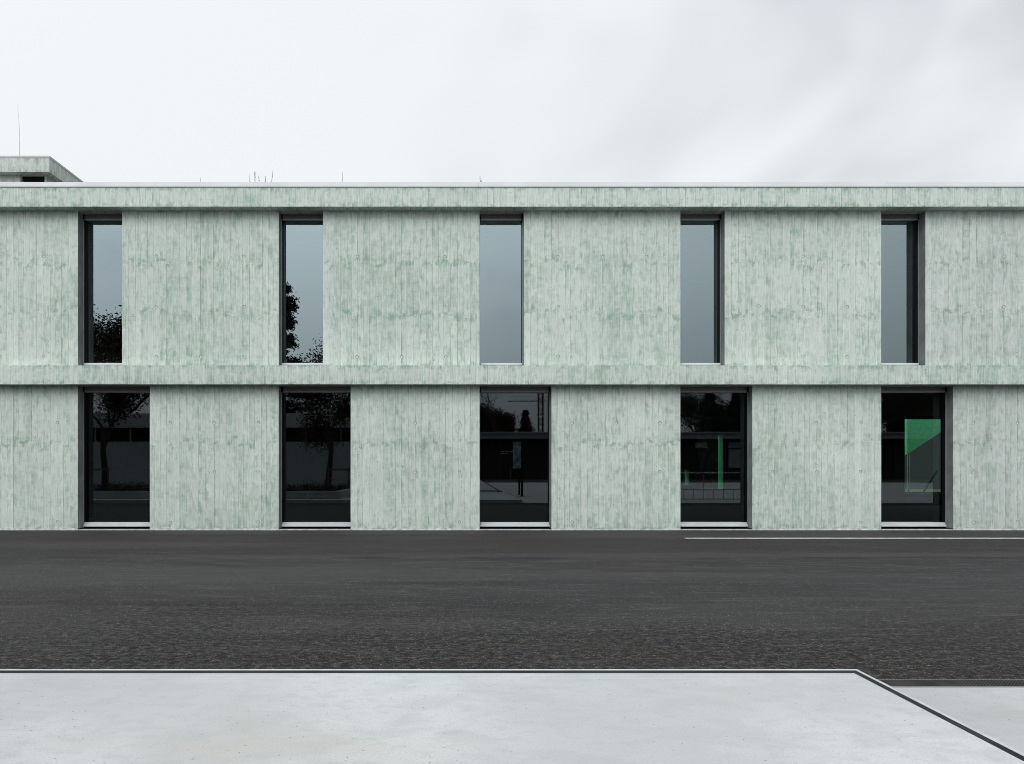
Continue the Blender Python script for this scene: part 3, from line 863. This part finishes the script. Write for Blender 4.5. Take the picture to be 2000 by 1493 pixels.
tree('leafy_tree', 'round dark tree mirrored in the lower window next to the right edge', 1808, -58, RZ(745, -58), .8, .28, 34, M_LEAF, 18000, .2, 'trees across the road')

tree('leafy_tree', 'low dark tree filling the gap between the two conifers, mirrored in the fourth lower window', 1415, -60, RZ(805, -60), .8, .2, 41, M_LEAF, 12000, .16, 'trees across the road')
tree('leafy_tree', 'low dark tree just above the pavilion roof, mirrored next to the right edge', 1760, -62, RZ(805, -62), .8, .2, 42, M_LEAF, 12000, .18, 'trees across the road')

# stakes of the street trees
for px, y, lab in ((198, -2.5, 'wooden stake frame of the street tree mirrored next to the left edge'), (664, -2.3, 'wooden stake frame of the street tree mirrored in the second window')):
    x = RX(px, y); o = empty('tree_stake', (x, y, .12)); tag(o, lab, 'stake', 'tree stakes')
    for s in (-.5, .45):
        m = MB(); m.tube([(s, .25, 0), (s, .25, 1.25)], [.045, .04], 8); m.build('post', M_WOOD, o)
    m = MB(); m.box(-.62, .58, .28, .33, 1.08, 1.17, .005); m.build('crossbar', M_WOOD, o)

# low white building facing the left half of the facade
yv = -7.0
v1 = empty('white_building', (-16, yv, .24)); tag(v1, 'low white building with ribbon windows, mirrored in the two lower windows furthest left', 'building')
VI = Matrix.Translation((16, -yv, -.24))
M_WHITE = plain('white_render', (0.50, 0.52, 0.53), .85, var=.08)
M_GREYW = plain('grey_render', (0.40, 0.42, 0.44), .85, var=.08)
xa, xb = -34, RX(800, yv)
def under_v(o): o.parent = v1; o.matrix_parent_inverse = VI
zt, zf, zw = RZ(808, yv), RZ(836, yv), RZ(863, yv)
m = MB(); m.box(xa, xb, yv - 10, yv + .15, zf, zt, .01); under_v(m.build('fascia', M_WHITE))
m = MB(); m.box(xa, xb, yv - 10, yv, 0.2, zw, .01); under_v(m.build('wall', M_GREYW))
m = MB(); m.box(xa + .1, xb - .1, yv - 9.9, yv - .12, zw, zf); under_v(m.build('ribbon_glass', M_BLACK))
x = xa + 1
while x < xb:
    m = MB(); m.box(x, x + .07, yv - .12, yv - .02, zw, zf); under_v(m.build('mullion', M_STEEL)); x += 1.9
pl = empty('planter', (-14, 0.2, .12)); tag(pl, 'wide planted bed under the street trees, mirrored in the two lower windows furthest left', 'planter')
m = MB()
m.box(-20, 9.4, 3.0, 3.2, 0, .30, .01); m.box(9.2, 9.4, -3.6, 3.0, 0, .30, .01)
m.build('edging', M_SLAB2, pl)
m = MB(); m.box(-20, 9.2, -3.6, 3.0, 0, .2); m.build('soil', plain('dark_soil', (0.02, 0.017, 0.014), .95, bump=.5), pl)
m = MB(); r = random.Random(77)
leaf_cloud(m, [(r.uniform(-19, 9), r.uniform(-3.4, 2.9), .24 + .22 * r.random() ** 2) for x in range(1500)], 12000, .09, .05, r)
m.build('foliage', M_LEAF, pl)
# bench-high pale ledge at the back of the bed
m = MB(); m.box(-20, 9.2, -3.55, -3.2, .2, .42, .01); m.build('back_ledge', M_GREYW, pl)

# flat-roofed pavilion further back
yq = -48.5
v2 = empty('pavilion', (30, yq, 0)); tag(v2, 'long flat-roofed dark pavilion mirrored in the three lower windows furthest right', 'building')
QI = Matrix.Translation((-30, -yq, 0))
def under_q(o): o.parent = v2; o.matrix_parent_inverse = QI
zt, zf = RZ(845, yq), RZ(858, yq)
m = MB(); m.box(-2, 75, yq - 9, yq + 1.2, zf, zt, .02); m.box(-2.4, 75.4, yq - 9, yq + 1.5, zt - .18, zt - .02); under_q(m.build('canopy_roof', M_GREYW))
m = MB(); m.box(-1, 74, yq - 8, yq - .5, 0, zf - .01); under_q(m.build('dark_front', plain('dark_brown_front', (0.022, 0.018, 0.018), .7)))
x = 0
while x < 74:
    m = MB(); m.box(x, x + .12, yq - .5, yq - .38, 0, zf - .02); under_q(m.build('mullion', plain('mullion_grey', (0.06, 0.06, 0.065), .6) if x == 0 else bpy.data.materials['mullion_grey'])); x += 2.4
for p0, p1 in ((1360, 1383), (1424, 1452)):
    m = MB(); m.box(RX(p0, yq), RX(p1, yq), yq - .36, yq - .30, RZ(875, yq), RZ(864, yq)); under_q(m.build('light_panel', M_WHITE))
m = MB(); m.box(RX(1425, yq), RX(1455, yq), yq - .36, yq - .30, RZ(914, yq), RZ(878, yq)); under_q(m.build('grey_panel', M_GREYW))
for q in (883, 886.5):
    m = MB(); m.box(RX(977, yq), RX(1005 if q < 885 else 992, yq), yq + .9, yq + .94, RZ(q + .7, yq), RZ(q - .7, yq)); under_q(m.build('sign_strip', plain('yellow_strip', (0.75, 0.55, 0.10), .5)))

# information sign beside the camera
sg = empty('information_sign', (2.95, -1.6, .006)); tag(sg, 'two-legged information sign mirrored in the middle lower window', 'sign')
for yy in (0, -1.4):
    m = MB(); m.box(-.045, .045, yy - .045, yy + .045, 0, 2.5, .008); m.build('post', M_BLACK, sg)
    m = MB(); m.box(-.12, .12, yy - .12, yy + .12, 0, .014, .004); m.build('foot_plate', M_BLACK, sg)
m = MB(); m.box(-.42, -.02, -.03, .03, 1.30, 2.52, .01); m.build('panel', plain('teal_panel', (0.22, 0.36, 0.36), .5, var=.5, scale=5), sg)
m = MB(); m.box(-.5, .1, -.9, .04, .82, 1.29, .01); m.build('box', M_BLACK, sg)

# railing on the lower pavement
rl = empty('railing', (11, 2.0, .006)); tag(rl, 'grey steel railing mirrored in the fourth lower window', 'railing')
for zz_, nm in ((1.12, 'handrail'), (.45, 'middle_rail'), (.05, 'bottom_rail')):
    m = MB(); m.tube([(-2.6, 0, zz_), (4, 0, zz_)], [.022, .022], 8); m.build(nm, M_STEEL, rl)
for i in range(17):
    m = MB(); x = -2.6 + i * .41; m.tube([(x, 0, 0), (x, 0, .45 if i % 4 else 1.12)], [.012, .012], 6); m.build('post', M_STEEL, rl)

# tower crane
cr = empty('tower_crane', (RX(1056, -115), -115, 0)); tag(cr, 'tower crane mast mirrored in the middle lower window', 'crane')
M_CRANE = plain('crane_steel', (0.12, 0.085, 0.075), .7)
m = MB(); w = .48; H = 24.0; k = 0
for sx in (-w, w):
    for sy in (-w, w): m.tube([(sx, sy, 0), (sx, sy, H)], [.13, .13], 5)
z = 0
while z < H - 1:
    for a, b in (((-w, -w), (w, -w)), ((w, -w), (w, w)), ((w, w), (-w, w)), ((-w, w), (-w, -w))):
        a, b = (a, b) if k % 2 else (b, a)
        m.tube([(*a, z), (*b, z + 1.1)], [.09, .09], 4)
    z += 1.1; k += 1
m.build('mast', M_CRANE, cr)
m = MB()
for dz, dy in ((0, -.5), (0, .5), (.9, 0)): m.tube([(-7, dy, 15.4 + dz), (24, dy, 15.4 + dz)], [.06, .06], 4)
for i in range(30): m.tube([(-6 + i, -.5, 15.4), (-5.5 + i, 0, 16.3), (-5 + i, .5, 15.4)], [.03, .03, .03], 4)
m.build('jib', M_CRANE, cr)
m = MB(); m.box(-1.6, .2, -.8, .8, 17.5, 19.8, .1); m.build('cab', M_BLACK, cr)
